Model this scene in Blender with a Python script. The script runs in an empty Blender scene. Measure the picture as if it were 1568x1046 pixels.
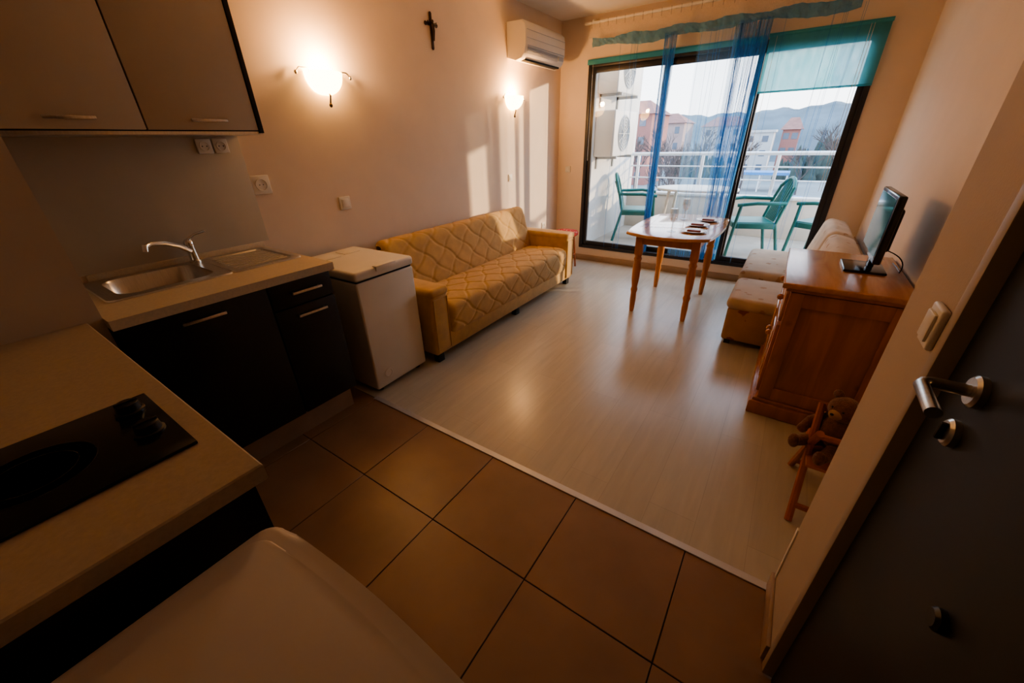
import bpy, bmesh, math, random
from mathutils import Vector, Matrix
random.seed(7)
pi=math.pi
# ------------------------------------------------------------------ dims
XL,YB,YS,XH,XR,ZC=-2.514,4.733,1.159,.274,.588,2.57
WL,WR,WT,WB=-2.167,.324,2.158,.16
# ------------------------------------------------------------------ materials
def mat(name,col,rough=.5,metal=0.,var=.06,scale=6.,bump=0.,bscale=60.,stretch=(1,1,1),coat=0.,spec=.5,sheen=0.):
    m=bpy.data.materials.new(name); m.use_nodes=True; nt=m.node_tree; n=nt.nodes; l=nt.links
    b=n['Principled BSDF']; b.inputs['Roughness'].default_value=rough; b.inputs['Metallic'].default_value=metal
    b.inputs['Coat Weight'].default_value=coat; b.inputs['Specular IOR Level'].default_value=spec
    b.inputs['Sheen Weight'].default_value=sheen
    tc=n.new('ShaderNodeTexCoord'); mp=n.new('ShaderNodeMapping'); mp.inputs['Scale'].default_value=stretch
    l.new(tc.outputs['Object'],mp.inputs['Vector'])
    ns=n.new('ShaderNodeTexNoise'); ns.inputs['Scale'].default_value=scale; ns.inputs['Detail'].default_value=5
    l.new(mp.outputs['Vector'],ns.inputs['Vector'])
    cr=n.new('ShaderNodeValToRGB'); cr.color_ramp.elements[0].position=.3; cr.color_ramp.elements[1].position=.7
    cr.color_ramp.elements[0].color=[max(0,c*(1-var)) for c in col]+[1]; cr.color_ramp.elements[1].color=[min(1,c*(1+var)) for c in col]+[1]
    l.new(ns.outputs['Fac'],cr.inputs['Fac']); l.new(cr.outputs['Color'],b.inputs['Base Color'])
    if bump>0:
        n2=n.new('ShaderNodeTexNoise'); n2.inputs['Scale'].default_value=bscale; n2.inputs['Detail'].default_value=4
        l.new(mp.outputs['Vector'],n2.inputs['Vector'])
        bp=n.new('ShaderNodeBump'); bp.inputs['Strength'].default_value=bump; bp.inputs['Distance'].default_value=.01
        l.new(n2.outputs['Fac'],bp.inputs['Height']); l.new(bp.outputs['Normal'],b.inputs['Normal'])
    return m
def wood(name,c1,c2,rough=.35,stretch=(1,1,1),scale=3.,coat=.2,knots=True):
    m=mat(name,c1,rough,coat=coat); nt=m.node_tree; n=nt.nodes; l=nt.links; b=n['Principled BSDF']
    tc=[x for x in n if x.type=='TEX_COORD'][0]
    mp=n.new('ShaderNodeMapping'); mp.inputs['Scale'].default_value=stretch; l.new(tc.outputs['Object'],mp.inputs['Vector'])
    w=n.new('ShaderNodeTexNoise'); w.inputs['Scale'].default_value=scale; w.inputs['Detail'].default_value=8; w.inputs['Distortion'].default_value=1.2
    l.new(mp.outputs['Vector'],w.inputs['Vector'])
    cr=n.new('ShaderNodeValToRGB'); cr.color_ramp.elements[0].position=.35; cr.color_ramp.elements[1].position=.65
    cr.color_ramp.elements[0].color=list(c1)+[1]; cr.color_ramp.elements[1].color=list(c2)+[1]
    l.new(w.outputs['Fac'],cr.inputs['Fac']); out=cr.outputs['Color']
    if knots:
        v=n.new('ShaderNodeTexVoronoi'); v.inputs['Scale'].default_value=5.5; l.new(tc.outputs['Object'],v.inputs['Vector'])
        k=n.new('ShaderNodeValToRGB'); k.color_ramp.elements[0].position=.0; k.color_ramp.elements[1].position=.13
        k.color_ramp.elements[0].color=(.25,.18,.12,1); k.color_ramp.elements[1].color=(1,1,1,1)
        l.new(v.outputs['Distance'],k.inputs['Fac'])
        mx=n.new('ShaderNodeMix'); mx.data_type='RGBA'; mx.blend_type='MULTIPLY'; mx.inputs[0].default_value=.7
        l.new(out,mx.inputs[6]); l.new(k.outputs['Color'],mx.inputs[7]); out=mx.outputs[2]
    l.new(out,b.inputs['Base Color'])
    return m
def sheer(name,col,alpha,emis=0):
    m=bpy.data.materials.new(name); m.use_nodes=True; nt=m.node_tree; n=nt.nodes; l=nt.links; n.clear()
    o=n.new('ShaderNodeOutputMaterial'); t=n.new('ShaderNodeBsdfTransparent'); d=n.new('ShaderNodeBsdfDiffuse'); tr=n.new('ShaderNodeBsdfTranslucent')
    d.inputs[0].default_value=tr.inputs[0].default_value=list(col)+[1]
    m1=n.new('ShaderNodeMixShader'); m1.inputs[0].default_value=.62; l.new(d.outputs[0],m1.inputs[1]); l.new(tr.outputs[0],m1.inputs[2])
    ns=n.new('ShaderNodeTexNoise'); ns.inputs['Scale'].default_value=12; mr=n.new('ShaderNodeMapRange')
    mr.inputs['To Min'].default_value=max(0,alpha-.12); mr.inputs['To Max'].default_value=min(1,alpha+.12)
    l.new(ns.outputs['Fac'],mr.inputs['Value'])
    m2=n.new('ShaderNodeMixShader'); l.new(mr.outputs[0],m2.inputs[0]); l.new(t.outputs[0],m2.inputs[1]); l.new(m1.outputs[0],m2.inputs[2])
    l.new(m2.outputs[0],o.inputs[0]); return m
def glassmat(name,tint=(1,1,1),g=.06):
    m=bpy.data.materials.new(name); m.use_nodes=True; nt=m.node_tree; n=nt.nodes; l=nt.links; n.clear()
    o=n.new('ShaderNodeOutputMaterial'); t=n.new('ShaderNodeBsdfTransparent'); t.inputs[0].default_value=list(tint)+[1]
    gl=n.new('ShaderNodeBsdfGlossy'); gl.inputs['Roughness'].default_value=.02
    mx=n.new('ShaderNodeMixShader'); mx.inputs[0].default_value=g; l.new(t.outputs[0],mx.inputs[1]); l.new(gl.outputs[0],mx.inputs[2])
    l.new(mx.outputs[0],o.inputs[0]); return m
M={}
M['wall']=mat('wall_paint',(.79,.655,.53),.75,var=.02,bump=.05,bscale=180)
M['walldim']=mat('wall_paint_dimmed',(.52,.41,.31),.75,var=.02,bump=.05,bscale=180)  # wall paint darkened: room dimness and lens vignette put into the colour
M['ceil']=mat('ceiling_paint',(.80,.75,.68),.85,var=.02)
M['grout']=mat('grout',(.04,.028,.02),.9)
M['tile']=mat('floor_tile_ceramic',(.31,.185,.105),.36,var=.15,scale=3.5,bump=.03,bscale=40)
M['plinth']=mat('kitchen_plinth_tile',(.40,.28,.19),.45,var=.1)
M['strip']=mat('aluminium_strip',(.66,.66,.67),.35,.5)
M['white']=mat('white_enamel',(.78,.73,.65),.35,var=.02)
M['whitepl']=mat('white_plastic',(.78,.73,.65),.4,var=.02)
M['cream']=mat('cream_laminate',(.56,.47,.36),.45,var=.03)
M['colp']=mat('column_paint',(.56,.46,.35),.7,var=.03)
M['fridgedim']=mat('fridge_enamel_dimmed',(.50,.43,.37),.4,var=.02)  # white enamel darkened to carry kitchen dimness and vignette in its colour
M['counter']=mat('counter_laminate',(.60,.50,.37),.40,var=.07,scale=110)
M['counterdim']=mat('counter_laminate_dimmed',(.47,.38,.27),.40,var=.07,scale=110)  # darker copy of the counter laminate, near-corner dimness painted in
M['black']=mat('black_laminate',(.009,.008,.008),.38,var=.2)
M['splash']=mat('backsplash_panel',(.54,.48,.39),.3,var=.03)
M['steel']=mat('brushed_steel',(.62,.60,.57),.28,1.,var=.08,scale=20,stretch=(1,12,1))
M['chrome']=mat('chrome',(.75,.74,.72),.12,1.,var=.02)
M['hob']=mat('black_glass',(.008,.008,.009),.14,var=.1)
M['hobring']=mat('hob_ring',(.02,.02,.022),.3)
M['door']=mat('dark_door_veneer',(.012,.0115,.012),.45,var=.25,scale=4,stretch=(1,1,.1))
M['jamb']=mat('door_jamb',(.42,.33,.25),.5,var=.05)
M['frame']=mat('window_frame_dark',(.03,.03,.034),.4,var=.1)
M['sofa']=mat('sofa_fabric_mustard',(.58,.37,.15),.85,var=.10,scale=14,bump=.2,bscale=220,sheen=.15)
M['couch']=mat('couch_fabric_cream',(.62,.49,.36),.85,var=.1,bump=.2,bscale=200)
M['couchp']=mat('couch_fabric_floral',(.48,.30,.16),.85,var=.1,bump=.2,bscale=200)
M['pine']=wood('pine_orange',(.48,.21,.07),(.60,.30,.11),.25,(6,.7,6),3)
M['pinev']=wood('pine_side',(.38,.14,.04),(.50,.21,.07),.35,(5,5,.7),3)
M['tablew']=wood('table_beech',(.58,.28,.11),(.68,.36,.17),.16,(7,.8,7),3,.5,knots=False)
M['legw']=wood('table_leg_wood',(.50,.19,.05),(.60,.26,.08),.3,(6,6,.6),3,knots=False)
M['chairw']=wood('toy_chair_wood',(.40,.11,.04),(.50,.17,.06),.35,(4,4,.8),3,knots=False)
M['bear']=mat('plush_brown',(.20,.085,.05),.95,var=.25,scale=60,bump=.6,bscale=200,sheen=.3)
M['tvb']=mat('tv_black_plastic',(.012,.012,.014),.18)
M['tvs']=mat('tv_screen',(.02,.025,.03),.06)
M['green']=mat('green_plastic',(.012,.15,.14),.4,var=.08)
M['teal']=sheer('teal_blind_fabric',(.16,.56,.62),.92)
M['bluecur']=sheer('blue_string_fabric',(.12,.40,.74),.46)
M['bluestr']=sheer('blue_string_thread',(.10,.35,.66),.80)
M['bluesheer']=sheer('blue_sheer',(.35,.65,.90),.22)
M['bluev']=sheer('blue_valance_band',(.13,.42,.68),.80)
M['creams']=sheer('cream_voile',(.85,.76,.62),.22)
M['glass']=glassmat('window_glass')
M['glassw']=glassmat('wine_glass_glass',(.93,.95,.96),.32)
M['crossm']=mat('dark_bronze',(.05,.03,.02),.4,.6)
M['red']=mat('red_cloth',(.50,.05,.03),.8,var=.3,scale=25)
M['plate']=mat('white_plate',(.85,.82,.78),.2,var=.02)
M['napkin']=mat('dark_napkin',(.25,.06,.05),.8)
M['wallout']=mat('balcony_render',(.68,.66,.63),.8,var=.04,bump=.1)
M['parapet']=mat('parapet_render',(.58,.51,.43),.8,var=.06)
M['btile']=mat('balcony_tile',(.46,.41,.35),.5,var=.1)
M['rail']=mat('railing_metal',(.75,.77,.80),.35,.3)
M['acgrille']=mat('ac_fan_grille',(.45,.47,.48),.6)
M['dark']=mat('dark_gap',(.02,.02,.02),.7)
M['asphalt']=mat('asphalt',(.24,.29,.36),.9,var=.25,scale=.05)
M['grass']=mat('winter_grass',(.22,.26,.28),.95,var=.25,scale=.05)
M['bred']=mat('brick_building_hazed',(.36,.17,.15),.8,var=.1,scale=.3)  # brick red greyed, distance haze is in the base colour
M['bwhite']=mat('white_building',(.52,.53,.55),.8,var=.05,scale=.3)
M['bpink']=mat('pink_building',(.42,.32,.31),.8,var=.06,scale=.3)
M['roof']=mat('roof_tile_hazed',(.30,.16,.14),.8,var=.15,scale=1)  # distance haze mixed into the roof colour
M['bwin']=mat('building_window',(.12,.16,.22),.2)
M['hill']=mat('hill_woods_hazed',(.13,.17,.20),.95,var=.3,scale=.06)  # bluish cast is distance haze put into the woods colour
M['treeb']=mat('bare_tree_bark',(.12,.10,.095),.9,var=.2)
M['ever']=mat('evergreen_hazed',(.06,.085,.08),.95,var=.3,scale=.6)  # dulled green includes distance haze as base colour
M['bluep']=mat('blue_tarp',(.08,.25,.55),.6)
M['carw']=mat('car_paint_white',(.75,.77,.80),.25)
M['card']=mat('car_paint_dark',(.06,.08,.12),.25)
# couch floral spots
def spots(m,scale,c2,th):
    nt=m.node_tree;n=nt.nodes;l=nt.links;b=n['Principled BSDF'];src=b.inputs['Base Color'].links[0].from_socket
    tc=[x for x in n if x.type=='TEX_COORD'][0]
    v=n.new('ShaderNodeTexVoronoi'); v.inputs['Scale'].default_value=scale; l.new(tc.outputs['Object'],v.inputs['Vector'])
    ns=n.new('ShaderNodeTexNoise'); ns.inputs['Scale'].default_value=scale*4; l.new(tc.outputs['Object'],ns.inputs['Vector'])
    ma=n.new('ShaderNodeMath'); ma.operation='MULTIPLY_ADD'; ma.inputs[1].default_value=.35; l.new(ns.outputs['Fac'],ma.inputs[0]); l.new(v.outputs['Distance'],ma.inputs[2])
    c=n.new('ShaderNodeValToRGB'); c.color_ramp.elements[0].position=th; c.color_ramp.elements[1].position=th+.05
    c.color_ramp.elements[0].color=(1,1,1,1); c.color_ramp.elements[1].color=(0,0,0,1); l.new(ma.outputs[0],c.inputs['Fac'])
    mx=n.new('ShaderNodeMix'); mx.data_type='RGBA'; l.new(c.outputs['Color'],mx.inputs[0]); l.new(src,mx.inputs[6]); mx.inputs[7].default_value=list(c2)+[1]
    l.new(mx.outputs[2],b.inputs['Base Color'])
spots(M['couch'],9,(.48,.30,.18),.33); spots(M['couchp'],8,(.28,.09,.04),.38)
spots(M['red'],30,(.8,.7,.6),.38)
# laminate floor
def laminate():
    m=bpy.data.materials.new('laminate_light'); m.use_nodes=True; nt=m.node_tree;n=nt.nodes;l=nt.links;b=n['Principled BSDF']
    tc=n.new('ShaderNodeTexCoord'); mp=n.new('ShaderNodeMapping'); mp.inputs['Rotation'].default_value=(0,0,pi/2); l.new(tc.outputs['Object'],mp.inputs['Vector'])
    br=n.new('ShaderNodeTexBrick'); br.inputs['Scale'].default_value=1; br.inputs['Brick Width'].default_value=1.3; br.inputs['Row Height'].default_value=.19
    br.inputs['Mortar Size'].default_value=.0009; br.inputs['Color1'].default_value=(.60,.55,.45,1); br.inputs['Color2'].default_value=(.57,.52,.42,1); br.inputs['Mortar'].default_value=(.48,.43,.35,1)
    l.new(mp.outputs['Vector'],br.inputs['Vector'])
    m2=n.new('ShaderNodeMapping'); m2.inputs['Scale'].default_value=(9,.9,1); l.new(tc.outputs['Object'],m2.inputs['Vector'])
    ns=n.new('ShaderNodeTexNoise'); ns.inputs['Scale'].default_value=3; ns.inputs['Detail'].default_value=8; ns.inputs['Distortion'].default_value=.8; l.new(m2.outputs['Vector'],ns.inputs['Vector'])
    cr=n.new('ShaderNodeValToRGB'); cr.color_ramp.elements[0].position=.3; cr.color_ramp.elements[1].position=.7
    cr.color_ramp.elements[0].color=(.90,.90,.90,1); cr.color_ramp.elements[1].color=(1,1,1,1); l.new(ns.outputs['Fac'],cr.inputs['Fac'])
    mx=n.new('ShaderNodeMix'); mx.data_type='RGBA'; mx.blend_type='MULTIPLY'; mx.inputs[0].default_value=1
    l.new(br.outputs['Color'],mx.inputs[6]); l.new(cr.outputs['Color'],mx.inputs[7]); l.new(mx.outputs[2],b.inputs['Base Color'])
    b.inputs['Roughness'].default_value=.25; b.inputs['Specular IOR Level'].default_value=.6
    bp=n.new('ShaderNodeBump'); bp.inputs['Strength'].default_value=.03; l.new(ns.outputs['Fac'],bp.inputs['Height']); l.new(bp.outputs['Normal'],b.inputs['Normal'])
    return m
M['lam']=laminate()
# frosted lamp glass
def lampglass():
    m=bpy.data.materials.new('frosted_lamp_glass'); m.use_nodes=True; nt=m.node_tree;n=nt.nodes;l=nt.links;b=n['Principled BSDF']
    b.inputs['Base Color'].default_value=(1,.85,.6,1); b.inputs['Roughness'].default_value=.5
    tc=n.new('ShaderNodeTexCoord'); ns=n.new('ShaderNodeTexNoise'); ns.inputs['Scale'].default_value=7; l.new(tc.outputs['Object'],ns.inputs['Vector'])
    cr=n.new('ShaderNodeValToRGB'); cr.color_ramp.elements[0].color=(1,.46,.11,1); cr.color_ramp.elements[1].color=(1,.60,.22,1); l.new(ns.outputs['Fac'],cr.inputs['Fac'])
    l.new(cr.outputs['Color'],b.inputs['Emission Color']); b.inputs['Emission Strength'].default_value=17
    return m
M['lamp']=lampglass()
# ------------------------------------------------------------------ builder
class B:
    def __init__(s,name): s.name=name; s.bm=bmesh.new(); s.m=[]
    def mi(s,k):
        if k not in s.m: s.m.append(k)
        return s.m.index(k)
    def add(s,vs,fs,k,mx=None):
        i=s.mi(k); bv=[s.bm.verts.new((mx@Vector(v)) if mx else v) for v in vs]
        for f in fs:
            try: fc=s.bm.faces.new([bv[j] for j in f]); fc.material_index=i; fc.smooth=True
            except ValueError: pass
    def box(s,lo,hi,k,bev=0,seg=2,mx=None):
        t=bmesh.new(); bmesh.ops.create_cube(t,size=1)
        c=[(a+b)/2 for a,b in zip(lo,hi)]; d=[abs(b-a) for a,b in zip(lo,hi)]
        for v in t.verts: v.co=Vector((v.co.x*d[0]+c[0],v.co.y*d[1]+c[1],v.co.z*d[2]+c[2]))
        if bev>0: bmesh.ops.bevel(t,geom=list(t.edges),offset=min(bev,min(d)*.48),segments=seg,profile=.5,affect='EDGES')
        s._cp(t,k,mx)
    def _cp(s,t,k,mx=None):
        t.verts.index_update(); s.add([v.co.copy() for v in t.verts],[[v.index for v in f.verts] for f in t.faces],k,mx); t.free()
    def prism(s,pts,z0,z1,k,bev=0,seg=2,mx=None):
        t=bmesh.new(); vs=[t.verts.new((x,y,z0)) for x,y in pts]; f=t.faces.new(vs)
        r=bmesh.ops.extrude_face_region(t,geom=[f]); 
        for v in r['geom']:
            if isinstance(v,bmesh.types.BMVert): v.co.z=z1
        if bev>0:
            es=[e for e in t.edges if abs(e.verts[0].co.z-e.verts[1].co.z)<1e-6]
            bmesh.ops.bevel(t,geom=es,offset=bev,segments=seg,profile=.5,affect='EDGES')
        s._cp(t,k,mx)
    def ell(s,c,r,k,mx=None,u=20,v=12):
        t=bmesh.new(); bmesh.ops.create_uvsphere(t,u_segments=u,v_segments=v,radius=1)
        for w in t.verts: w.co=Vector((w.co.x*r[0]+c[0],w.co.y*r[1]+c[1],w.co.z*r[2]+c[2]))
        s._cp(t,k,mx)
    def lathe(s,prof,c,k,n=24,axis='z',mx=None):
        vs=[];fs=[]
        for r,h in prof:
            for i in range(n):
                a=2*pi*i/n; p=(r*math.cos(a),r*math.sin(a),h)
                if axis=='x': p=(p[2],p[0],p[1])
                if axis=='y': p=(p[0],p[2],p[1])
                vs.append((p[0]+c[0],p[1]+c[1],p[2]+c[2]))
        for j in range(len(prof)-1):
            for i in range(n): fs.append((j*n+i,j*n+(i+1)%n,(j+1)*n+(i+1)%n,(j+1)*n+i))
        if prof[0][0]>1e-5: fs.append(tuple(range(n))[::-1])
        if prof[-1][0]>1e-5: fs.append(tuple((len(prof)-1)*n+i for i in range(n)))
        s.add(vs,fs,k,mx)
    def tube(s,pts,r,k,n=10,mx=None,rs=None):
        pts=[Vector(p) for p in pts]; vs=[];fs=[]; up=None
        for i,p in enumerate(pts):
            d=(pts[min(i+1,len(pts)-1)]-pts[max(i-1,0)]).normalized()
            if up is None: up=d.orthogonal().normalized()
            up=(up-d*up.dot(d)).normalized(); w=d.cross(up); rr=rs[i] if rs else r
            for j in range(n):
                a=2*pi*j/n; vs.append(p+(up*math.cos(a)+w*math.sin(a))*rr)
        for i in range(len(pts)-1):
            for j in range(n): fs.append((i*n+j,i*n+(j+1)%n,(i+1)*n+(j+1)%n,(i+1)*n+j))
        fs.append(tuple(range(n))[::-1]); fs.append(tuple((len(pts)-1)*n+j for j in range(n)))
        s.add(vs,fs,k,mx)
    def grid(s,fn,nu,nv,k,mx=None):
        vs=[fn(i/nu,j/nv) for i in range(nu+1) for j in range(nv+1)]
        fs=[(i*(nv+1)+j,(i+1)*(nv+1)+j,(i+1)*(nv+1)+j+1,i*(nv+1)+j+1) for i in range(nu) for j in range(nv)]
        s.add(vs,fs,k,mx)
    def loft(s,rings,k,cap0=False,cap1=False,mx=None):
        n=len(rings[0]); vs=[p for r in rings for p in r]; fs=[]
        for i in range(len(rings)-1):
            for j in range(n): fs.append((i*n+j,i*n+(j+1)%n,(i+1)*n+(j+1)%n,(i+1)*n+j))
        if cap0: fs.append(tuple(range(n))[::-1])
        if cap1: fs.append(tuple((len(rings)-1)*n+j for j in range(n)))
        s.add(vs,fs,k,mx)
    def done(s,loc=(0,0,0),rz=0,recalc=True,name=None):
        if recalc: bmesh.ops.recalc_face_normals(s.bm,faces=list(s.bm.faces))
        me=bpy.data.meshes.new(s.name); s.bm.to_mesh(me); s.bm.free()
        for k in s.m: me.materials.append(M[k])
        me.set_sharp_from_angle(angle=math.radians(38))
        o=bpy.data.objects.new(s.name,me); o.location=loc; o.rotation_euler=(0,0,rz); bpy.context.collection.objects.link(o); return o
def arc(p0,p1,p2,n=8):
    p0,p1,p2=map(Vector,(p0,p1,p2)); return [(p0*(1-t)**2+p1*2*t*(1-t)+p2*t*t) for t in [i/n for i in range(n+1)]]
def rrect(x0,x1,y0,y1,r,n=6):
    o=[]
    for cx,cy,a0 in ((x1-r,y1-r,0),(x0+r,y1-r,pi/2),(x0+r,y0+r,pi),(x1-r,y0+r,1.5*pi)):
        for i in range(n+1): a=a0+pi/2*i/n; o.append((cx+r*math.cos(a),cy+r*math.sin(a)))
    return o
def simple(name,lo,hi,k,bev=0):
    b=B(name); b.box(lo,hi,k,bev); return b.done()
# ------------------------------------------------------------------ room shell
simple('wall_left',(XL-.15,-.6,0),(XL,YB+.15,ZC),'wall')
b=B('wall_back'); 
b.box((XL,YB,0),(WL,YB+.15,ZC),'wall'); b.box((WR,YB,0),(XR+.2,YB+.15,ZC),'wall')
b.box((WL,YB,WT),(WR,YB+.15,ZC),'wall'); b.box((WL,YB,0),(WR,YB+.15,WB),'wall'); b.done()
simple('wall_right',(XR,YS,0),(XR+.15,YB,ZC),'wall')
b=B('wall_hall'); b.box((XH,.90,0),(XR+.15,YS,ZC),'walldim'); b.box((XH,-1.6,2.08),(XR+.15,.90,ZC),'walldim'); b.box((XH,-1.6,0),(XR+.15,-.002,2.08),'walldim'); b.done()
b=B('wall_kitchen'); b.box((XL,-.6,0),(-.04,-.48,ZC),'walldim'); b.done()
b=B('wall_front'); b.box((-.16,-1.75,0),(XR+.15,-1.6,ZC),'walldim'); b.box((-.16,-1.6,0),(-.04,-.6,ZC),'walldim'); b.done()
simple('ceiling',(XL-.15,-1.75,ZC),(XR+.2,YB+.15,ZC+.1),'ceil')
simple('floor',(XL,YS,-.1),(XR,YB,0),'lam')
b=B('floor_tiled'); b.box((XL,-1.6,-.1),(XR+.1,YS-.001,-.003),'grout')
tx,ts,ty=-.468,.462,.712
for i in range(-5,3):
    for j in range(-6,1):
        x0,x1=tx+i*ts,tx+(i+1)*ts; y0,y1=ty+j*ts,ty+(j+1)*ts
        x0=max(x0,XL);x1=min(x1,XR+.1);y1=min(y1,YS-.002); y0=max(y0,-1.6)
        if x1-x0>.02 and y1-y0>.02: b.box((x0+.0018,y0+.0018,-.02),(x1-.0018,y1-.0018,0),'tile',.0015,1)
b.done()
b=B('trim_floor_strip'); b.box((-1.87,YS-.016,.0),(XH+.0,YS+.016,.005),'strip',.002,1); b.done()
b=B('baseboard_back'); b.box((XL+.02,YB-.014,0),(WR,YB,.07),'plinth',.003); b.done()
b=B('baseboard_left'); b.box((XL,1.25,0),(XL+.014,YB-.014,.07),'plinth',.003); b.done()
b=B('baseboard_hall'); b.box((XH-.012,.905,0),(XH,YS+.012,.075),'plinth',.003); b.done()
b=B('baseboard_right'); b.box((XR-.014,YS+.02,0),(XR,YB-.014,.07),'plinth',.003); b.done()
b=B('trim_corner'); b.box((XH-.004,YS-.012,.075),(XH+.012,YS+.004,.32),'whitepl',.002); b.done()
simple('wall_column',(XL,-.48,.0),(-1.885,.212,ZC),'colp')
# ------------------------------------------------------------------ door
b=B('door_1')
b.box((XH+.02,.03,.005),(XH+.06,.862,2.04),'door',.002)
b.box((XH-.004,.868,0),(XH+.10,.899,2.075),'jamb',.003); b.box((XH-.004,.0,0),(XH+.10,.028,2.075),'jamb',.003); b.box((XH-.004,.028,2.045),(XH+.10,.868,2.078),'jamb',.003)
hy,hz=.75,1.085
b.lathe([(.024,0),(.024,-.008),(.020,-.012),(0,-.012)],(XH+.02,hy,hz),'steel',28,'x')
b.tube([(XH+.01,hy,hz),(XH-.030,hy,hz),(XH-.040,hy-.004,hz),(XH-.045,hy-.014,hz),(XH-.046,hy-.095,hz)],.0090,'steel',16)
b.lathe([(.022,0),(.022,-.008),(.018,-.012),(0,-.012)],(XH+.02,hy,hz-.075),'steel',28,'x')
b.box((XH+.0,hy-.004,hz-.09),(XH+.009,hy+.004,hz-.06),'dark',.003)
b.lathe([(.016,0),(.016,-.008),(.012,-.012),(0,-.012)],(XH+.02,.53,.86),'black',20,'x')
b.done()
# ------------------------------------------------------------------ switches
def plate(name,c,axis,s=.042,kind='switch',k='whitepl'):
    b=B(name)
    b.box((0.001,-s,-s),(.010,s,s),k,.004,3)
    if kind=='switch': b.box((.009,-s*.62,-s*.62),(.015,s*.62,s*.62),k,.003)
    else:
        b.lathe([(s*.66,.009),(s*.66,.014),(s*.56,.014),(s*.54,.0105),(0,.0105)],(0,0,0),k,28,'x')
        for d in (-.01,.01): b.lathe([(.0028,.009),(.0028,.0112),(0,.0112)],(0,d,0),'dark',10,'x')
    b.done(c)
plate('light_switch',(XL,1.655,1.075),'x')
plate('power_outlet',(XL,1.15,1.235),'x',.050,'o')
plate('light_switch',(XL,3.66,1.08),'x',.035); plate('power_outlet',(XL,4.37,.47),'x',.035,'o')
plate('power_outlet',(XL+.012,.93,1.435),'x',.034,'o'); plate('power_outlet',(XL+.012,1.005,1.435),'x',.034,'o')
b=B('light_switch'); b.box((-.035,-.012,-.035),(.035,0,.035),'whitepl',.004,3); b.box((-.022,-.017,-.022),(.022,-.011,.022),'whitepl',.003); b.done((-2.37,YB,1.10))
b=B('light_switch'); b.box((-.012,-.032,-.038),(0,.032,.038),'whitepl',.005,3); b.box((-.017,-.022,-.026),(-.011,.022,.026),'white',.003); b.done((XH,.938,1.11))
# ------------------------------------------------------------------ window
b=B('window_1')
def fr(x0,x1,z0,z1,w,y0,y1,k='frame'):
    b.box((x0,y0,z0),(x0+w,y1,z1),k,.004); b.box((x1-w,y0,z0),(x1,y1,z1),k,.004)
    b.box((x0+w,y0,z0),(x1-w,y1,z0+w),k,.004); b.box((x0+w,y0,z1-w),(x1-w,y1,z1),k,.004)
fr(WL,WR,WB,WT,.04,YB-.01,YB+.11)
p1,p2=-1.331,-.500
fr(WL+.035,p1+.035,WB+.04,WT-.04,.05,YB+.01,YB+.05)
fr(p1-.035,p2+.035,WB+.04,WT-.04,.055,YB+.055,YB+.095)
fr(p2-.035,WR-.035,WB+.04,WT-.04,.05,YB+.01,YB+.05)
def pane(x0,x1,y): b.add([(x0,y,WB+.09),(x1,y,WB+.09),(x1,y,WT-.09),(x0,y,WT-.09)],[(0,1,2,3)],'glass')
pane(WL+.085,p1-.02,YB+.03); pane(p1+.02,p2-.02,YB+.075); pane(p2+.02,WR-.085,YB+.03)
b.box((p2-.012,YB-.012,1.0),(p2+.012,YB+.01,1.14),'dark',.004)
b.done()
# ------------------------------------------------------------------ blinds / curtains
b=B('roller_blind')
b.grid(lambda u,v:(-.475+u*.80,YB-.035+.002*math.sin(u*20),1.765+v*.41),24,6,'teal')
b.tube([(-.48,YB-.035,2.18),(.33,YB-.035,2.18)],.014,'teal',12); b.box((-.475,YB-.042,1.755),(.325,YB-.03,1.770),'teal',.003)
for x in (-.42,.20,.22): b.tube([(x,YB-.045,2.17),(x,YB-.045,.95)],.0016,'whitepl',5)
b.done()
b=B('roller_blind'); b.tube([(-2.16,YB-.035,2.168),(-.50,YB-.035,2.168)],.018,'teal',12); b.grid(lambda u,v:(-2.16+u*1.66,YB-.055,2.135+v*.03),10,1,'teal')
b.tube([(-2.10,YB-.045,2.16),(-2.10,YB-.045,1.2)],.0016,'whitepl',5)
b.done()
b=B('curtain_rail'); b.box((-2.2,YB-.10,2.478),(.20,YB-.06,2.495),'whitepl',.003)
for x in (-2.1,-1.0,.1): b.box((x-.01,YB-.10,2.49),(x+.01,YB,2.51),'whitepl',.002)
b.done()
b=B('curtain_valance')
def vy(x,z): return YB-.085+.012*math.sin(x*46)+.006*math.sin(x*101+z*9)
def hem(x): return 2.255+.012*math.sin(x*9)+.022*abs(math.sin(x*2.2))
def top_(x): return 2.350+.010*math.sin(x*14)
b.grid(lambda u,v:(-2.15+u*2.26,vy(-2.15+u*2.26,v),top_(-2.15+u*2.26)+v*(2.475-top_(-2.15+u*2.26))),200,4,'creams')
b.grid(lambda u,v:(-2.10+u*2.20,vy(-2.10+u*2.20,v)-.002,hem(-2.1+u*2.2)+v*(top_(-2.1+u*2.2)-hem(-2.1+u*2.2))),200,5,'bluev')
for i in range(26):
    x=-2.12+i*.088; b.tube([(x,YB-.085,2.44),(x+.004,YB-.105,2.50)],.004,'creams',5)
b.done()
b=B('string_curtain')
def bunch(xc,w0,w1,n,zb=.22,zt=2.30,r=.0022,k='bluestr'):
    for i in range(n):
        t=random.uniform(-1,1); y=YB-.11+random.uniform(-.018,.018); ph=random.random()*6
        pts=[]
        for j in range(9):
            s=j/8; w=w0*(1-s)+w1*s
            pts.append((xc+t*w+.006*math.sin(ph+s*7),y+.004*math.sin(ph*2+s*9),zt+(zb-zt)*s))
        b.tube(pts,r,k,4)
bunch(-1.29,.07,.035,16,r=.0018); bunch(-.60,.13,.07,38,r=.002); bunch(-.78,.26,.22,12,r=.0013); bunch(-.15,.3,.28,8,r=.0012); bunch(-1.8,.2,.2,5,r=.0012)
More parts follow.
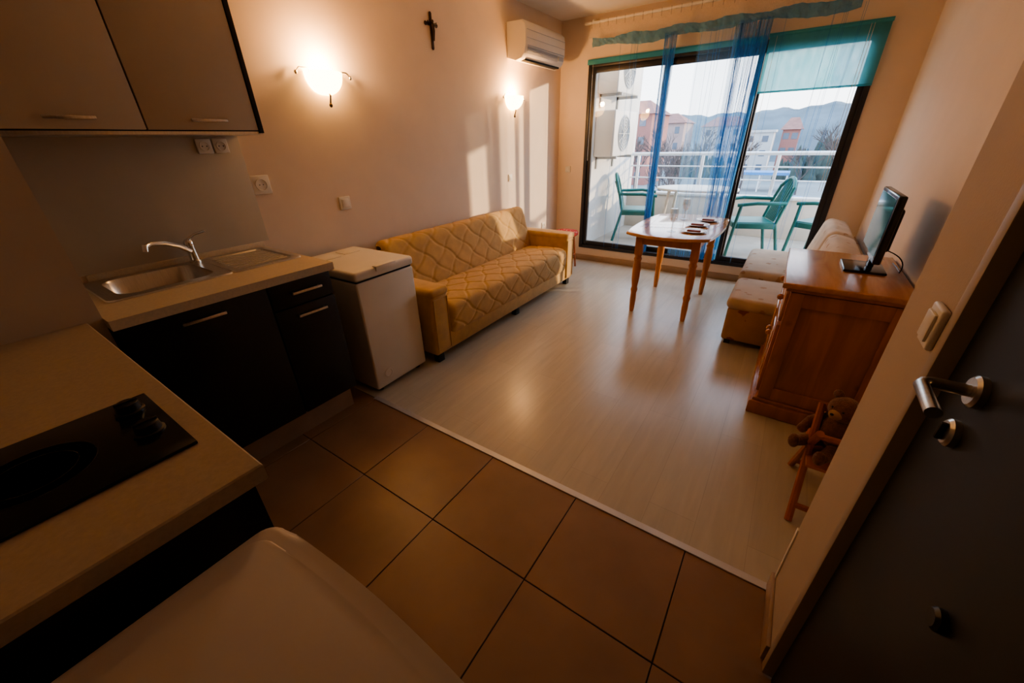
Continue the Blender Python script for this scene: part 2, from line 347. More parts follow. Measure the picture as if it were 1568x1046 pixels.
def sheet(xc,w0,w1,amp,k,zb=.24,zt=2.28):
    def f(u,v):
        w=w0+(w1-w0)*v; x=xc+(u*2-1)*w
        return (x,YB-.12+amp*math.sin(u*34+v*2),zt+(zb-zt)*v)
    b.grid(f,60,14,k)
sheet(-.61,.14,.10,.012,'bluecur'); sheet(-1.29,.055,.035,.010,'bluecur'); sheet(-.86,.18,.15,.006,'bluesheer')
b.done()
# ------------------------------------------------------------------ AC
b=B('air_conditioner')
prof=[(.002,2.115),(.10,2.085),(.165,2.10),(.198,2.14),(.212,2.20),(.214,2.30),(.205,2.355),(.17,2.385),(.002,2.39)]
y0,y1=3.66,4.42; n=len(prof)
b.add([(XL+x,y,z) for y in (y0,y0+.012,y1-.012,y1) for x,z in [(p[0]*(1 if y0<y<y1 else .96),2.24+(p[1]-2.24)*(1 if y0<y<y1 else .96)) for p in prof]],
  [tuple(range(n)),tuple(range(3*n,4*n))[::-1]]+[(j*n+i,j*n+(i+1)%n,(j+1)*n+(i+1)%n,(j+1)*n+i) for j in range(3) for i in range(n)],'whitepl')
b.box((XL+.11,y0+.05,2.088),(XL+.170,y1-.05,2.104),'dark',.002)
b.box((XL+.206,y0+.03,2.195),(XL+.2165,y1-.03,2.199),'acgrille')
for i in range(6): b.box((XL+.205,y0+.03,2.135+i*.009),(XL+.2155-.0015*(5-i),y1-.16,2.138+i*.009),'acgrille')
b.box((XL+.205,y1-.14,2.14),(XL+.216,y1-.04,2.18),'acgrille',.002)
for z in (2.25,2.31): b.box((XL+.21,y0+.01,z),(XL+.2155,y1-.01,z+.003),'acgrille')
b.done()
# ------------------------------------------------------------------ crucifix
b=B('crucifix')
b.box((0,-.010,-.11),(.012,.010,.09),'crossm',.003); b.box((0,-.055,.020),(.012,.055,.040),'crossm',.003)
for c in ((0,.092),(0,-.112),(.056,.03),(-.056,.03)): b.ell((.006,c[0],c[1]),(.007,.014,.014),'crossm',u=10,v=6)
b.tube([(.02,0,.03),(.024,.004,-.01),(.022,0,-.07)],.008,'crossm',8,rs=[.011,.010,.006]); b.ell((.024,0,.045),(.009,.009,.011),'crossm',u=10,v=8)
b.tube([(.018,-.048,.042),(.02,0,.026),(.018,.048,.042)],.004,'crossm',6)
b.done((XL,2.665,2.175))
# ------------------------------------------------------------------ sconces
def sconce(y,z):
    b=B('wall_sconce')
    def f(u,v):
        a=-pi/2+u*pi; ph=v*pi/2; r=.115*math.cos(ph)**.8 if v<1 else 0
        return (.004+max(0,r*math.cos(a)),r*math.sin(a),.045-.115*math.sin(ph))
    b.grid(f,28,12,'lamp')
    b.grid(lambda u,v:tuple(Vector(f(u,v))*.93+Vector((.001,0,.004))),28,12,'lamp')
    b.box((0,-.035,-.05),(.012,.035,.05),'steel',.004)
    b.tube([(.01,0,-.03),(.05,0,-.075),(.035,0,-.115)],.005,'crossm'); b.ell((.035,0,-.125),(.010,.010,.012),'crossm',u=12,v=8)
    for s in (-1,1):
        b.tube([(.01,s*.03,.02),(.03,s*.10,.055),(.03,s*.155,.055),(.03,s*.175,.035)],.004,'steel'); b.ell((.03,s*.178,.03),(.009,.009,.012),'steel',u=10,v=8)
    b.done((XL,y,z))
    ld=bpy.data.lights.new('sconce_bulb','POINT'); ld.energy=13; ld.color=(1,.55,.24); ld.shadow_soft_size=.03
    lo=bpy.data.objects.new('sconce_bulb',ld); lo.location=(XL+.085,y,z+.075); bpy.context.collection.objects.link(lo)
sconce(1.68,1.77); sconce(3.72,1.77)
# ------------------------------------------------------------------ kitchen base (sink run)
YC=1.065
b=B('sink_cabinet')
b.box((XL+.02,.22,.16),(-1.872,YC-.015,.60),'black'); b.box((XL+.02,.22,.60),(XL+.05,YC-.015,.865),'black'); b.box((XL+.02,YC-.035,.6),(-1.872,YC-.015,.865),'black'); b.box((-1.9,.22,.6),(-1.872,YC-.015,.865),'black')
b.box((-1.872,.225,.165),(-1.852,.735,.860),'black',.002); b.box((-1.872,.742,.165),(-1.852,YC-.017,.735),'black',.002); b.box((-1.872,.742,.742),(-1.852,YC-.017,.860),'black',.002)
b.box((XL+.02,.22,0),(-1.93,YC-.02,.16),'plinth')
def hbar(y0,y1,z):
    b.box((-1.838,y0,z-.006),(-1.828,y1,z+.006),'steel',.002); 
    for y in (y0+.01,y1-.01): b.box((-1.853,y-.004,z-.004),(-1.832,y+.004,z+.004),'steel')
hbar(.40,.555,.815); hbar(.835,.985,.805); hbar(.835,.985,.690)
b.done()
b=B('countertop_sink')
for lo,hi in (((XL+.002,.213,.868),(-2.44,YC,.905)),((-2.10,.213,.868),(-1.825,YC,.905)),((-2.44,.213,.868),(-2.10,.30,.905)),((-2.44,.68,.868),(-2.10,YC,.905))): b.box(lo,hi,'counter')
b.box((XL+.002,.30,.905),(XL+.018,YC,.935),'counter',.004)
b.done()
b=B('kitchen_sink')
zt=.912
def ring(x0,x1,y0,y1,r,z): return [(x,y,z) for x,y in rrect(x0,x1,y0,y1,r)]
b.loft([ring(-2.475,-2.055,.265,.715,.03,zt-.006),ring(-2.472,-2.058,.268,.712,.03,zt),ring(-2.425,-2.105,.315,.665,.07,zt),ring(-2.42,-2.11,.32,.66,.07,zt-.008),ring(-2.405,-2.125,.335,.645,.07,zt-.14),ring(-2.37,-2.16,.37,.61,.06,zt-.155)],'steel',False,True)
b.lathe([(.03,.004),(.034,.002),(.02,.0),(0,0)],(-2.265,.49,zt-.154),'chrome')
b.loft([ring(-2.475,-2.055,.715,1.045,.03,zt-.006),ring(-2.472,-2.058,.715,1.042,.03,zt),ring(-2.44,-2.09,.735,1.015,.03,zt),ring(-2.435,-2.095,.74,1.01,.03,zt-.005)],'steel',False,True)
for i in range(9): b.tube([(-2.405+i*.035,.755,zt-.004),(-2.405+i*.035,.995,zt-.004)],.004,'steel',8)
b.done()
b=B('kitchen_faucet')
fx,fy=-2.445,.695
b.lathe([(.026,0),(.026,.006),(.020,.012),(.019,.075),(.021,.08),(.021,.10),(.012,.112),(0,.114)],(fx,fy,zt),'chrome')
b.tube([(fx+.01,fy-.01,zt+.06),(fx+.06,fy-.06,zt+.10),(fx+.13,fy-.13,zt+.135),(fx+.19,fy-.19,zt+.15),(fx+.215,fy-.215,zt+.145),(fx+.22,fy-.22,zt+.125)],.011,'chrome',14,rs=[.014,.012,.011,.010,.0115,.0115])
b.tube([(fx,fy,zt+.11),(fx+.03,fy+.03,zt+.135),(fx+.07,fy+.065,zt+.15)],.006,'chrome',10)
b.done()
b=B('backsplash_panel'); b.box((XL+.001,.214,.935),(XL+.010,1.10,1.48),'splash',.001); b.done()
# upper cabinets
b=B('upper_cabinet')
b.box((XL+.004,.215,1.492),(-2.222,1.092,2.28),'black'); b.box((-2.222,.215,1.497),(-2.202,.641,2.28),'cream',.002); b.box((-2.222,.647,1.497),(-2.202,1.072,2.28),'cream',.002)
b.box((-2.222,1.075,1.485),(-2.198,1.094,2.28),'black',.001); b.box((XL+.004,.215,1.480),(-2.21,1.094,1.492),'steel')
for y0,y1 in ((.36,.50),(.80,.94)):
    b.box((-2.184,y0,1.527),(-2.176,y1,1.540),'steel',.003)
    for y in (y0+.012,y1-.012): b.box((-2.203,y-.004,1.53),(-2.18,y+.004,1.537),'steel')
b.done()
# counter 2 with hob
b=B('hob_cabinet')
b.box((-1.88,-.46,.12),(-.72,.130,.865),'black'); b.box((-1.82,.130,.13),(-1.27,.150,.86),'black',.002); b.box((-1.265,.130,.13),(-.722,.150,.86),'black',.002)
b.box((-.718,-.46,0),(-.690,.150,.865),'black',.002); b.box((-1.87,-.46,0),(-.73,.08,.12),'plinth')
b.box((-1.20,.150,.775),(-1.05,.165,.787),'steel',.002)
b.done()
b=B('countertop_hob'); b.prism([(-1.884,-.475),(-.685,-.475),(-.685,.172),(-1.884,.172)],.867,.905,'counterdim',.003,1); b.done()
b=B('electric_hob')
b.box((-1.155,-.40,.9055),(-.850,.130,.913),'hob',.002)
for y in (-.27,-.07):
    for r in (.085,.06): b.lathe([(r,.0131),(r,.0134),(r-.002,.0134),(r-.002,.0131)],(-1.0,y,.9),'hobring',40)
for x in (-1.087,-.965): b.lathe([(.026,.0),(.026,.004),(.022,.006),(.020,.022),(.017,.024),(0,.024)],(x,.088,.913),'black'); b.box((x-.003,.068,.935),(x+.003,.108,.940),'hobring',.001)
b.done()
# fridge beside the hob counter
def fplan(x0,x1,yb,yf,r=.035,bul=.012,n=14):
    o=[(x0,yb),(x1,yb)]
    for i in range(7): a=pi/2*i/6; o.append((x1-r+r*math.cos(a),yf-r+r*math.sin(a)))
    for i in range(1,n): t=i/n; o.append((x1-r-(x1-x0-2*r)*t,yf+bul*math.sin(pi*t)))
    for i in range(7): a=pi/2+pi/2*i/6; o.append((x0+r+r*math.cos(a),yf-r+r*math.sin(a)))
    return o
b=B('undercounter_fridge')
b.prism([(-.615,-.45),(-.09,-.45),(-.09,.075),(-.615,.075)],.04,.79,'fridgedim',.006)
b.prism(fplan(-.62,-.085,.080,.135,.03),.05,.775,'fridgedim',.008)
b.prism(fplan(-.625,-.08,-.455,.142),.795,.835,'fridgedim',.014,4)
b.prism(fplan(-.605,-.10,-.435,.115),.832,.839,'fridgedim',.003,2)
for x in (-.58,-.14):
    for y in (-.4,.03): b.lathe([(.02,0),(.02,.04)],(x,y,0),'dark',12)
b.done()
# ------------------------------------------------------------------ freezer
b=B('chest_freezer')
b.box((-.56,0,.03),(0,.43,.735),'white',.012,3); b.box((-.565,-.006,.745),(.006,.436,.80),'white',.018,4); b.box((-.55,.01,.733),(-.01,.42,.747),'dark')
b.box((-.02,.14,.792),(.014,.29,.806),'whitepl',.005); b.box((.004,.14,.775),(.016,.29,.800),'whitepl',.004)
b.lathe([(.032,0),(.032,.004),(.024,.006),(.022,.002),(0,.002)],(0,.10,.115),'whitepl',24,'x')
for x,y in ((-.5,.05),(-.5,.38),(-.05,.05),(-.05,.38)): b.lathe([(.02,0),(.02,.03)],(x,y,0),'dark',12)
b.box((-.50,.08,.80),(-.38,.20,.804),'whitepl',.002); b.box((-.50,.24,.80),(-.40,.36,.804),'whitepl',.002)
b.done((-1.872,1.195,0),math.radians(1.5))
# ------------------------------------------------------------------ sofa
def quilt(s,y,p=.235,q=.21,d=.006):
    y=y+.016*math.sin(s*34)
    a=abs(((y/p+s/q)%1)-.5)*2; c=abs(((y/p-s/q)%1)-.5)*2
    return -d*(math.exp(-((1-a)/.10)**2)+math.exp(-((1-c)/.10)**2))
def sweep(b,prof,y0,y1,ny,k,ns=80,edge=.05,qd=.006):
    pts=[Vector((p[0],0,p[1])) for p in prof]
    L=[0]
    for i in range(1,len(pts)): L.append(L[-1]+(pts[i]-pts[i-1]).length)
    def at(s):
        for i in range(1,len(L)):
            if s<=L[i] or i==len(L)-1:
                t=(s-L[i-1])/(L[i]-L[i-1]); return pts[i-1].lerp(pts[i],t)
    def f(u,v):
        s=v*L[-1]; y=y0+u*(y1-y0); p=at(s); e=.01; t=(at(min(L[-1],s+e))-at(max(0,s-e))).normalized(); nrm=Vector((-t.z,0,t.x))
        dd=min(u,1-u)*(y1-y0); rd=0
        if dd<edge: rd=-edge*.7*(1-math.sqrt(max(0,1-(1-dd/edge)**2)))
        q=p+nrm*(quilt(s,y,d=qd)+rd)
        return (q.x,y,q.z)
    b.grid(f,ny,ns,k)
def smoothp(p,it=2):
    for _ in range(it):
        q=[p[0]]
        for a,c in zip(p[:-1],p[1:]): q+= [(a[0]*.75+c[0]*.25,a[1]*.75+c[1]*.25),(a[0]*.25+c[0]*.75,a[1]*.25+c[1]*.75)]
        q.append(p[-1]); p=q
    return p
b=B('sofa')
ya,yb_,yc,yd=1.665,1.83,3.635,3.80
XF=-1.80
seat=smoothp([(XF-.02,.17),(XF+.005,.20),(XF+.02,.30),(XF+.015,.395),(XF-.04,.425),(XF-.15,.428),(XF-.35,.415),(XF-.50,.40)])
sweep(b,seat[::-1],yb_+.002,yc-.002,190,'sofa',130)
back=smoothp([(XF-.44,.38),(XF-.445,.45),(XF-.50,.66),(XF-.525,.765),(XF-.56,.80),(XF-.62,.805),(XF-.655,.77),(XF-.665,.5),(XF-.665,.2)])
sweep(b,back[::-1],yb_-.06,yc+.02,190,'sofa',130)
b.box((XF-.665,yb_-.05,.10),(XF-.03,yc+.01,.37),'sofa',.01)
b.box((XF-.655,yb_-.02,.3),(XF-.55,yc-.02,.74),'sofa',.03,3)
for a,c in ((ya,yb_),(yc,yd)):
    b.box((XF-.60,a,.07),(XF,c,.545),'sofa',.03,4); b.box((XF-.61,a-.006,.50),(XF+.008,c+.006,.562),'sofa',.026,4)
    e=.018; o=[(a+e,.10),(c-e,.10),(c-e,.49),(a+e,.49),(a+e,.10)]
    b.tube([(XF+.001,y,z) for y,z in o],.004,'sofa',6)
b.box((XF-.62,ya+.01,.07),(XF-.012,yd-.01,.20),'sofa',.008)
for x in (XF-.05,XF-.58):
    for y in (ya+.06,yd-.06,(ya+yd)/2): b.box((x-.025,y-.03,0),(x+.025,y+.03,.075),'dark',.004)
b.done()
# ------------------------------------------------------------------ corner stool
b=B('stool'); b.lathe([(.14,.0),(.15,.01),(.15,.03),(.14,.045),(0,.05)],(0,0,.40),'red',28)
for a in range(4):
    q=pi/4+a*pi/2; b.tube([(.10*math.cos(q),.10*math.sin(q),.41),(.14*math.cos(q),.14*math.sin(q),0)],.013,'chairw',8)
for a in range(4):
    q=pi/4+a*pi/2; r=.124; q2=q+pi/2; b.tube([(r*math.cos(q),r*math.sin(q),.16),(r*math.cos(q2),r*math.sin(q2),.16)],.008,'chairw',6)
b.done((-2.15,4.30,0))
# ------------------------------------------------------------------ dining table
b=B('dining_table')
def outl(x0,x1,y0,y1,bul=.10,n=12):
    o=[]
    for i in range(n+1):
        t=i/n; o.append((x0+(x1-x0)*t,y0-bul*math.sin(pi*t)**.8))
    for i in range(1,n):
        t=i/n; o.append((x1+.03*math.sin(pi*t),y0+(y1-y0)*t))
    for i in range(n+1):
        t=i/n; o.append((x1-(x1-x0)*t,y1+bul*math.sin(pi*t)**.8))
    for i in range(1,n):
        t=i/n; o.append((x0-.03*math.sin(pi*t),y1-(y1-y0)*t))
    return o
b.prism(outl(-1.06,-.42,3.24,4.22),.710,.735,'tablew',.009,3)
for lo,hi in (((-.99,3.36,.62),(-.965,4.12,.71)),((-.525,3.36,.62),(-.50,4.12,.71)),((-.97,3.335,.62),(-.52,3.36,.71)),((-.97,4.12,.62),(-.52,4.145,.71))): b.box(lo,hi,'legw',.003)
lp=[(.018,0),(.021,.02),(.026,.12),(.024,.18),(.031,.21),(.024,.235),(.032,.30),(.035,.40),(.028,.47),(.035,.49),(.026,.51),(.031,.53)]
for x in (-.97,-.52):
    for y in (3.355,4.125): b.lathe(lp,(x,y,0),'legw',20); b.box((x-.03,y-.03,.53),(x+.03,y+.03,.71),'legw',.003)
b.done()
def wine(x,y):
    b=B('wine_glass'); b.lathe([(.033,0),(.033,.002),(.006,.006),(.004,.01),(.004,.07),(.012,.078),(.030,.10),(.036,.13),(.033,.165),(.030,.18)],(x,y,.735),'glassw',20); b.done()
wine(-.74,3.40); wine(-.78,4.02)
for x,y in ((-.58,3.46),(-.61,3.75),(-.57,4.02)):
    b=B('dinner_plate'); b.lathe([(.05,0),(.06,.002),(.098,.012),(.10,.014),(.097,.015),(.058,.006),(0,.005)],(x,y,.735),'plate',28); b.box((x-.05,y-.02,.741),(x+.05,y+.02,.749),'napkin',.002); b.done()
# ------------------------------------------------------------------ couch right
b=B('corner_couch')
b.box((-.185,3.07,.04),(.52,3.64,.30),'couchp',.02,3); b.box((-.20,3.055,.285),(.52,3.65,.375),'couch',.04,5)
b.box((-.185,3.68,.04),(.56,4.56,.30),'couchp',.02,3); b.box((-.20,3.67,.29),(.56,4.58,.42),'couch',.05,5)
for y0,y1 in ((3.12,3.84),(3.86,4.58)):
    mx=Matrix.Translation((.28,0,.36))@Matrix.Rotation(math.radians(14),4,'Y'); b.box((-.06,y0,0),(.13,y1,.40),'couch',.06,6,mx)
b.box((.46,3.1,.04),(.575,4.6,.60),'couchp',.02)
for x in (-.14,.45):
    for y in (3.12,3.6,3.74,4.5): b.box((x-.02,y-.02,0),(x+.02,y+.02,.045),'dark')
b.done()
# ------------------------------------------------------------------ dresser
b=B('pine_dresser')
DX0,DX1,DY0,DY1,DZ=.105,.570,2.25,3.03,.78
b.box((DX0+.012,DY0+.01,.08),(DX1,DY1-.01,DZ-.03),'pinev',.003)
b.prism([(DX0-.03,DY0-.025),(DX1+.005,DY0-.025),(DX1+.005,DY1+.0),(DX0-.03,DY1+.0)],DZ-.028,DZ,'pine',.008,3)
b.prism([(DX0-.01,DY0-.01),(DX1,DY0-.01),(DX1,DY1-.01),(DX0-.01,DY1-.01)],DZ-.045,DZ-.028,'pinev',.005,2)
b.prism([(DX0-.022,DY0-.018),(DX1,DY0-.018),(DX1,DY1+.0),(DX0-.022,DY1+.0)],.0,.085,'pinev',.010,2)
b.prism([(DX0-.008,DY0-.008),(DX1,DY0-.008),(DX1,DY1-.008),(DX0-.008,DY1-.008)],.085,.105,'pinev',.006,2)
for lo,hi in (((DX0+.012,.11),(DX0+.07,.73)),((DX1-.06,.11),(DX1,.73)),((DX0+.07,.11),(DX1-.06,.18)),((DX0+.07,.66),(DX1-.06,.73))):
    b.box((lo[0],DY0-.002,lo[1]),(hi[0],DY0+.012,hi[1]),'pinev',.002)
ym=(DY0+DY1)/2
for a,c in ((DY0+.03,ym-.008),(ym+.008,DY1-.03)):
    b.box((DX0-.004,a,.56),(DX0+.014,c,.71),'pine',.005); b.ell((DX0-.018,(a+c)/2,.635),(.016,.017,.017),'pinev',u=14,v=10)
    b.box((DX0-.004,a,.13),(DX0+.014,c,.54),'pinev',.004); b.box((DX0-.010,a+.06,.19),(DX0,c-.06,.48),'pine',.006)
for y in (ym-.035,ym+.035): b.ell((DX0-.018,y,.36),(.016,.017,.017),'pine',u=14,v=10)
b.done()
# ------------------------------------------------------------------ TV
b=B('television')
b.box((-.018,-.235,.075),(.014,.235,.385),'tvb',.008,3); b.box((-.0195,-.216,.100),(-.0175,.216,.368),'tvs'); b.box((.012,-.15,.12),(.04,.15,.32),'tvb',.013,3)
b.box((.0,-.035,.012),(.025,.035,.14),'tvb',.006); b.box((-.10,-.12,0),(.075,.12,.012),'tvb',.006,3)
b.done((.42,2.70,DZ),math.radians(0))
b=B('tv_cable'); b.tube(arc((.47,2.72,.88),(.56,2.62,.87),(.55,2.66,.785),10)+[Vector((.555,2.76,.785)),Vector((.55,2.86,.785))],.003,'tvb',6); b.done()
# ------------------------------------------------------------------ child's chair with teddy
b=B('child_chair')
for x in (0,.20):
    b.tube([(x,-.20,0),(x,-.02,.30),(x,.05,.44)],.014,'chairw',8); b.tube([(x,.17,0),(x,.0,.25),(x,-.12,.40)],.014,'chairw',8)
for p in ((-.165,.06),(.13,.06),(-.10,.375),(.045,.42)): b.tube([(-.01,p[0],p[1]),(.21,p[0],p[1])],.012,'chairw',8)
b.box((-.005,-.13,.235),(.205,.14,.250),'chairw',.004)
for i in range(4): b.box((.02+i*.045,.0,.26),(.04+i*.045,.008,.42),'chairw',.002,mx=Matrix.Rotation(math.radians(-8),4,'X'))
b.done((.315,1.72,0))
b=B('teddy_bear')
b.ell((0,0,.085),(.062,.055,.085),'bear'); b.ell((0,-.005,.20),(.058,.052,.052),'bear'); b.ell((0,-.05,.19),(.024,.024,.02),'couchp'); b.ell((0,-.074,.197),(.007,.005,.005),'dark')
for s in (-1,1):
    b.ell((s*.045,0,.245),(.02,.012,.02),'bear'); b.ell((s*.02,-.05,.213),(.005,.004,.005),'dark')
    b.tube([(s*.045,0,.135),(s*.085,-.03,.095),(s*.09,-.055,.06)],.02,'bear',10,rs=[.022,.020,.018]); b.ell((s*.09,-.057,.055),(.02,.02,.02),'bear')
    b.tube([(s*.03,-.02,.03),(s*.05,-.09,.03),(s*.055,-.125,.03)],.02,'bear',10,rs=[.026,.024,.020]); b.ell((s*.055,-.135,.036),(.022,.016,.032),'bear')
b.done((.385,1.735,.254),math.radians(-40))
# ------------------------------------------------------------------ balcony
BY=6.72
simple('balcony_floor',(-2.35,YB+.15,-.05),(1.6,BY+.15,.10),'btile')
simple('balcony_side_wall',(-2.42,YB+.15,.10),(-2.26,BY+.15,2.9),'wallout')
b=B('balcony_parapet'); b.box((-2.26,BY,.10),(1.6,BY+.14,.62),'parapet',.004); b.box((-2.26,BY-.02,.62),(1.6,BY+.16,.655),'wallout',.006); b.done()
b=B('balcony_railing'); b.tube([(-2.26,BY+.07,1.20),(1.6,BY+.07,1.20)],.026,'rail',12); b.tube([(-2.26,BY+.07,.86),(1.6,BY+.07,.86)],.010,'rail',8); b.tube([(-2.26,BY+.07,1.03),(1.6,BY+.07,1.03)],.010,'rail',8)
for x in (-2.15,-1.2,-.25,.7): b.box((x-.02,BY+.05,.655),(x+.02,BY+.09,1.19),'rail',.004)
b.done()
for z in (1.22,1.92):
    b=B('outdoor_ac_unit'); b.box((0,0,0),(.26,.78,.52),'white',.015,3)
    for r in (.20,.165,.13,.095,.06): b.lathe([(r,.0),(r,.012),(r-.008,.012),(r-.008,0)],(.258,.34,.26),'acgrille',36,'x')
    b.lathe([(.215,0),(.215,.004),(0,.004)],(.2585,.34,.26),'acgrille',36,'x')
    for a in range(6): q=a*pi/6; b.tube([(.268,.34-.2*math.cos(q),.26-.2*math.sin(q)),(.268,.34+.2*math.cos(q),.26+.2*math.sin(q))],.003,'white',5)
    for y in (.1,.68): b.box((.001,y-.015,-.03),(.28,y+.015,0),'acgrille'); b.box((.001,y-.015,-.15),(.02,y+.015,0),'acgrille')
    b.done((-2.258,5.22,z))
def pchair(x,y,rz,name='garden_chair'):
    b=B(name)
    b.box((-.22,-.20,.41),(.22,.24,.43),'green',.01,3)
    for s in (-1,1):
        b.tube([(s*.24,.26,0),(s*.235,.22,.41),(s*.25,.20,.62)],.018,'green',8); b.tube([(s*.25,-.30,0),(s*.22,-.20,.41),(s*.215,-.25,.62),(s*.19,-.30,.80)],.018,'green',8)
        b.tube([(s*.25,.24,.62),(s*.27,.05,.645),(s*.25,-.15,.64),(s*.215,-.26,.64)],.02,'green',8)
        b.box((s*.22-.02,-.2,.36),(s*.22+.02,.22,.42),'green',.005)
    b.tube(arc((-.19,-.30,.79),(0,-.36,.98),(.19,-.30,.79),10),.02,'green',8)
    for i in range(7):
        t=(i-3)/3; x_=t*.145; b.tube([(x_*.9,-.20,.43),(x_,-.26,.62),(x_,-.325,.875-.075*t*t)],.013,'green',6)
    b.tube([(-.21,-.245,.60),(0,-.27,.60),(.21,-.245,.60)],.012,'green',6)
    b.box((-.2,.22,.37),(.2,.24,.42),'green',.004)
    b.done((x,y,.10),rz)
pchair(-1.80,5.85,-pi/2+.3); pchair(-.33,5.55,pi/2+.35); pchair(.42,5.75,pi/2-.5)
b=B('garden_table'); b.prism([(.52*math.cos(a*pi/16),.38*math.sin(a*pi/16)) for a in range(32)],.68,.71,'white',.01,2)
for sx in (-1,1):
    for sy in (-1,1): b.tube([(sx*.30,sy*.22,.68),(sx*.36,sy*.27,0)],.022,'white',8)
b.done((-1.08,6.05,.10))
# ------------------------------------------------------------------ outside world
GZ=-7
simple('ground_outside',(-300,9,GZ-.5),(300,420,GZ),'grass')
b=B('parking_lot'); b.box((-70,16,GZ),(60,66,GZ+.05),'asphalt'); b.done()
def bld(x,y,w,d,h,k,roofk=None,fl=3,name='building'):
    b=B(name); b.box((x-w/2,y,GZ),(x+w/2,y+d,GZ+h),k)
    nb=max(2,int(w/3.2))
    for f in range(fl):
        z=GZ+h*(f+.35)/fl
        for i in range(nb):
            xx=x-w/2+w*(i+.5)/nb; b.box((xx-.6,y-.06,z),(xx+.6,y+.05,z+h/fl*.42),'bwin')
    if roofk:
        b.add([(x-w/2-.6,y-.6,GZ+h),(x+w/2+.6,y-.6,GZ+h),(x+w/2+.6,y+d+.6,GZ+h),(x-w/2-.6,y+d+.6,GZ+h),(x-w/2+w*.25,y+d/2,GZ+h+2.6),(x+w/2-w*.25,y+d/2,GZ+h+2.6)],[(0,1,5,4),(1,2,5),(2,3,4,5),(3,0,4),(3,2,1,0)],roofk)
    else: b.box((x-w/2-.3,y-.3,GZ+h),(x+w/2+.3,y+d+.3,GZ+h+.5),'bwhite')
    b.done()
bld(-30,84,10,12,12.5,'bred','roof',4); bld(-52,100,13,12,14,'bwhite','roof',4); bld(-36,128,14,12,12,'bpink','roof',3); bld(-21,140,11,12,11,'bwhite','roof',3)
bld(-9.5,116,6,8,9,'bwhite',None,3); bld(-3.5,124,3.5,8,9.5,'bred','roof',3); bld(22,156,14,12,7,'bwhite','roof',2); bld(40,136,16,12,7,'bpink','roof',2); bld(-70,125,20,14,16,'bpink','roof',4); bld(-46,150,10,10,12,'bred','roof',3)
b=B('hill')
def hf(u,v):
    x=-260+u*520; y=175+v*160; e=math.sin(pi*min(1,v*1.2+.02))
    return (x,y,GZ-2+e*(20+1.6*math.sin(x*.017+1.3)+1.0*math.sin(x*.05)+.5*math.sin(x*.33)+.4*math.sin(x*.71+v*9)))
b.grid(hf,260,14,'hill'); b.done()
def tree(name,x,y,h,sd):
    rnd=random.Random(sd); b=B(name)
    def br(p,d,L,r,n):
        q=p+d*L; mid=p+d*L*.5+Vector((rnd.uniform(-.05,.05),rnd.uniform(-.05,.05),0))*L
        b.tube([p,mid,q],r,'treeb',5,rs=[r,r*.8,r*.6])
        if n==0: return
        for _ in range(4 if n>1 else 5):
            nd=(d+Vector((rnd.uniform(-.8,.8),rnd.uniform(-.8,.8),rnd.uniform(-.1,.5)))).normalized(); br(p+d*L*rnd.uniform(.6,1),nd,L*rnd.uniform(.55,.75),r*.55,n-1)
    br(Vector((x,y,GZ)),Vector((0,0,1)),h*.36,h*.018,4); b.done()
for i,(x,y,h) in enumerate(((-8.8,38,10.5),(-11.5,50,11),(-18,69,12),(-23,72,11),(-13,70,12),(-7,74,11),(4.5,70,12),(0.5,78,9))): tree('bare_tree',x,y,h,i+1)
def bush(x,y,w,h,sd):
    rnd=random.Random(sd); b=B('evergreen_trees')
    for i in range(26):
        a=rnd.uniform(-1,1); c=rnd.uniform(-1,1); hh=h*rnd.uniform(.55,1)*(1-.35*abs(a)); px=x+a*w; py=y+c*3
        b.lathe([(hh*.26*(1-j/6)*(1+.25*(j%2)),GZ+hh*j/6) for j in range(7)],(px,py,0),'ever',9)
    b.done()
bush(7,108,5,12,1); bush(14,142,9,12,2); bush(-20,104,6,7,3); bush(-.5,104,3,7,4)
b=B('blue_canopy'); b.prism([(-9,80),(-1,80),(-1,85),(-9,85)],GZ+2.6,GZ+3.0,'bluep'); 
for x in (-8.8,-5,-1.2):
    for y in (80.2,84.8): b.box((x-.1,y-.1,GZ),(x+.1,y+.1,GZ+2.6),'rail')
b.done()
def car(x,y,k,rz=0):
    b=B('car'); b.box((-2.1,-.85,.35),(2.1,.85,.95),k,.18,3); b.box((-1.2,-.75,.9),(1.0,.75,1.45),'bwin',.22,3); b.box((-1.0,-.7,1.38),(.8,.7,1.5),k,.06)
    for a in (-1.3,1.3):
        for c in (-.85,.85): b.lathe([(.33,-.1),(.33,.1)],(a,c,.34),'dark',16,'y')
    b.done((x,y,GZ+.05),rz)
rc=random.Random(3)
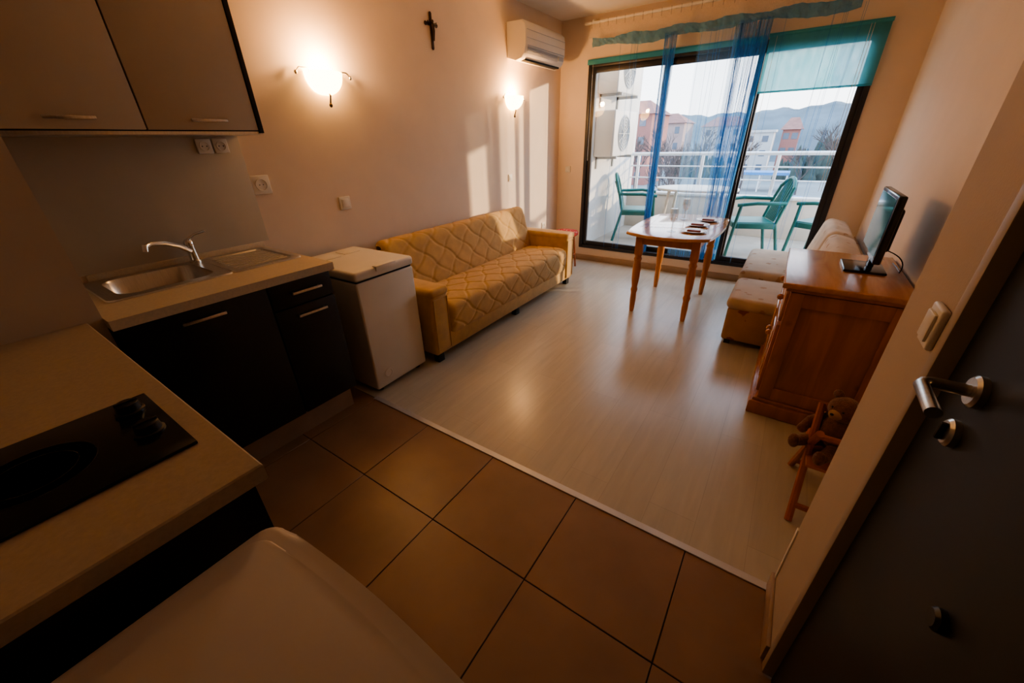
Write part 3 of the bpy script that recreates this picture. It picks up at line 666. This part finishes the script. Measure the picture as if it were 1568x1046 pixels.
for row,yy in enumerate((26,34,44,56,62)):
    for i in range(12):
        if rc.random()<.6: car(-22+i*3.1+row,yy+rc.uniform(-.4,.4),rc.choice(['carw','carw','card','bluep']),pi/2)
# ------------------------------------------------------------------ light
w=bpy.data.worlds.new('World'); bpy.context.scene.world=w; w.use_nodes=True; nt=w.node_tree; n=nt.nodes; l=nt.links
bg=n['Background']; tc=n.new('ShaderNodeTexCoord'); sp=n.new('ShaderNodeSeparateXYZ'); l.new(tc.outputs['Generated'],sp.inputs[0])
cr=n.new('ShaderNodeValToRGB'); cr.color_ramp.elements[0].position=.0; cr.color_ramp.elements[0].color=(.96,.98,1,1); cr.color_ramp.elements[1].position=.5; cr.color_ramp.elements[1].color=(.58,.74,.97,1)
l.new(sp.outputs['Z'],cr.inputs['Fac']); l.new(cr.outputs['Color'],bg.inputs['Color']); bg.inputs['Strength'].default_value=3.3
sd=bpy.data.lights.new('sun','SUN'); sd.energy=3.6; sd.color=(1,.74,.46); sd.angle=math.radians(1.2); so=bpy.data.objects.new('sun',sd); bpy.context.collection.objects.link(so)
dv=Vector((-.832,-.555,-.14)).normalized(); so.rotation_euler=dv.to_track_quat('-Z','Y').to_euler(); so.location=(20,20,8)
# ------------------------------------------------------------------ camera
yaw,pitch,roll,f=.6072,.4777,.0259,590.5847
F=Vector((-math.sin(yaw)*math.cos(pitch),math.cos(yaw)*math.cos(pitch),-math.sin(pitch))); rt=Vector((math.cos(yaw),math.sin(yaw),0)); dn=F.cross(rt)
R0=rt*math.cos(roll)+dn*math.sin(roll); R1=-rt*math.sin(roll)+dn*math.cos(roll)
cd=bpy.data.cameras.new('camera'); cd.sensor_width=36; cd.lens=f/1568*36; cd.clip_start=.02; cd.clip_end=1000
co=bpy.data.objects.new('camera',cd); bpy.context.collection.objects.link(co)
mm=Matrix((R0,-R1,-F)).transposed().to_4x4(); mm.translation=Vector((0,0,1.42)); co.matrix_world=mm
bpy.context.scene.camera=co
vs=bpy.context.scene.view_settings; vs.view_transform='AgX'; vs.look='AgX - Medium High Contrast'; vs.exposure=0.35
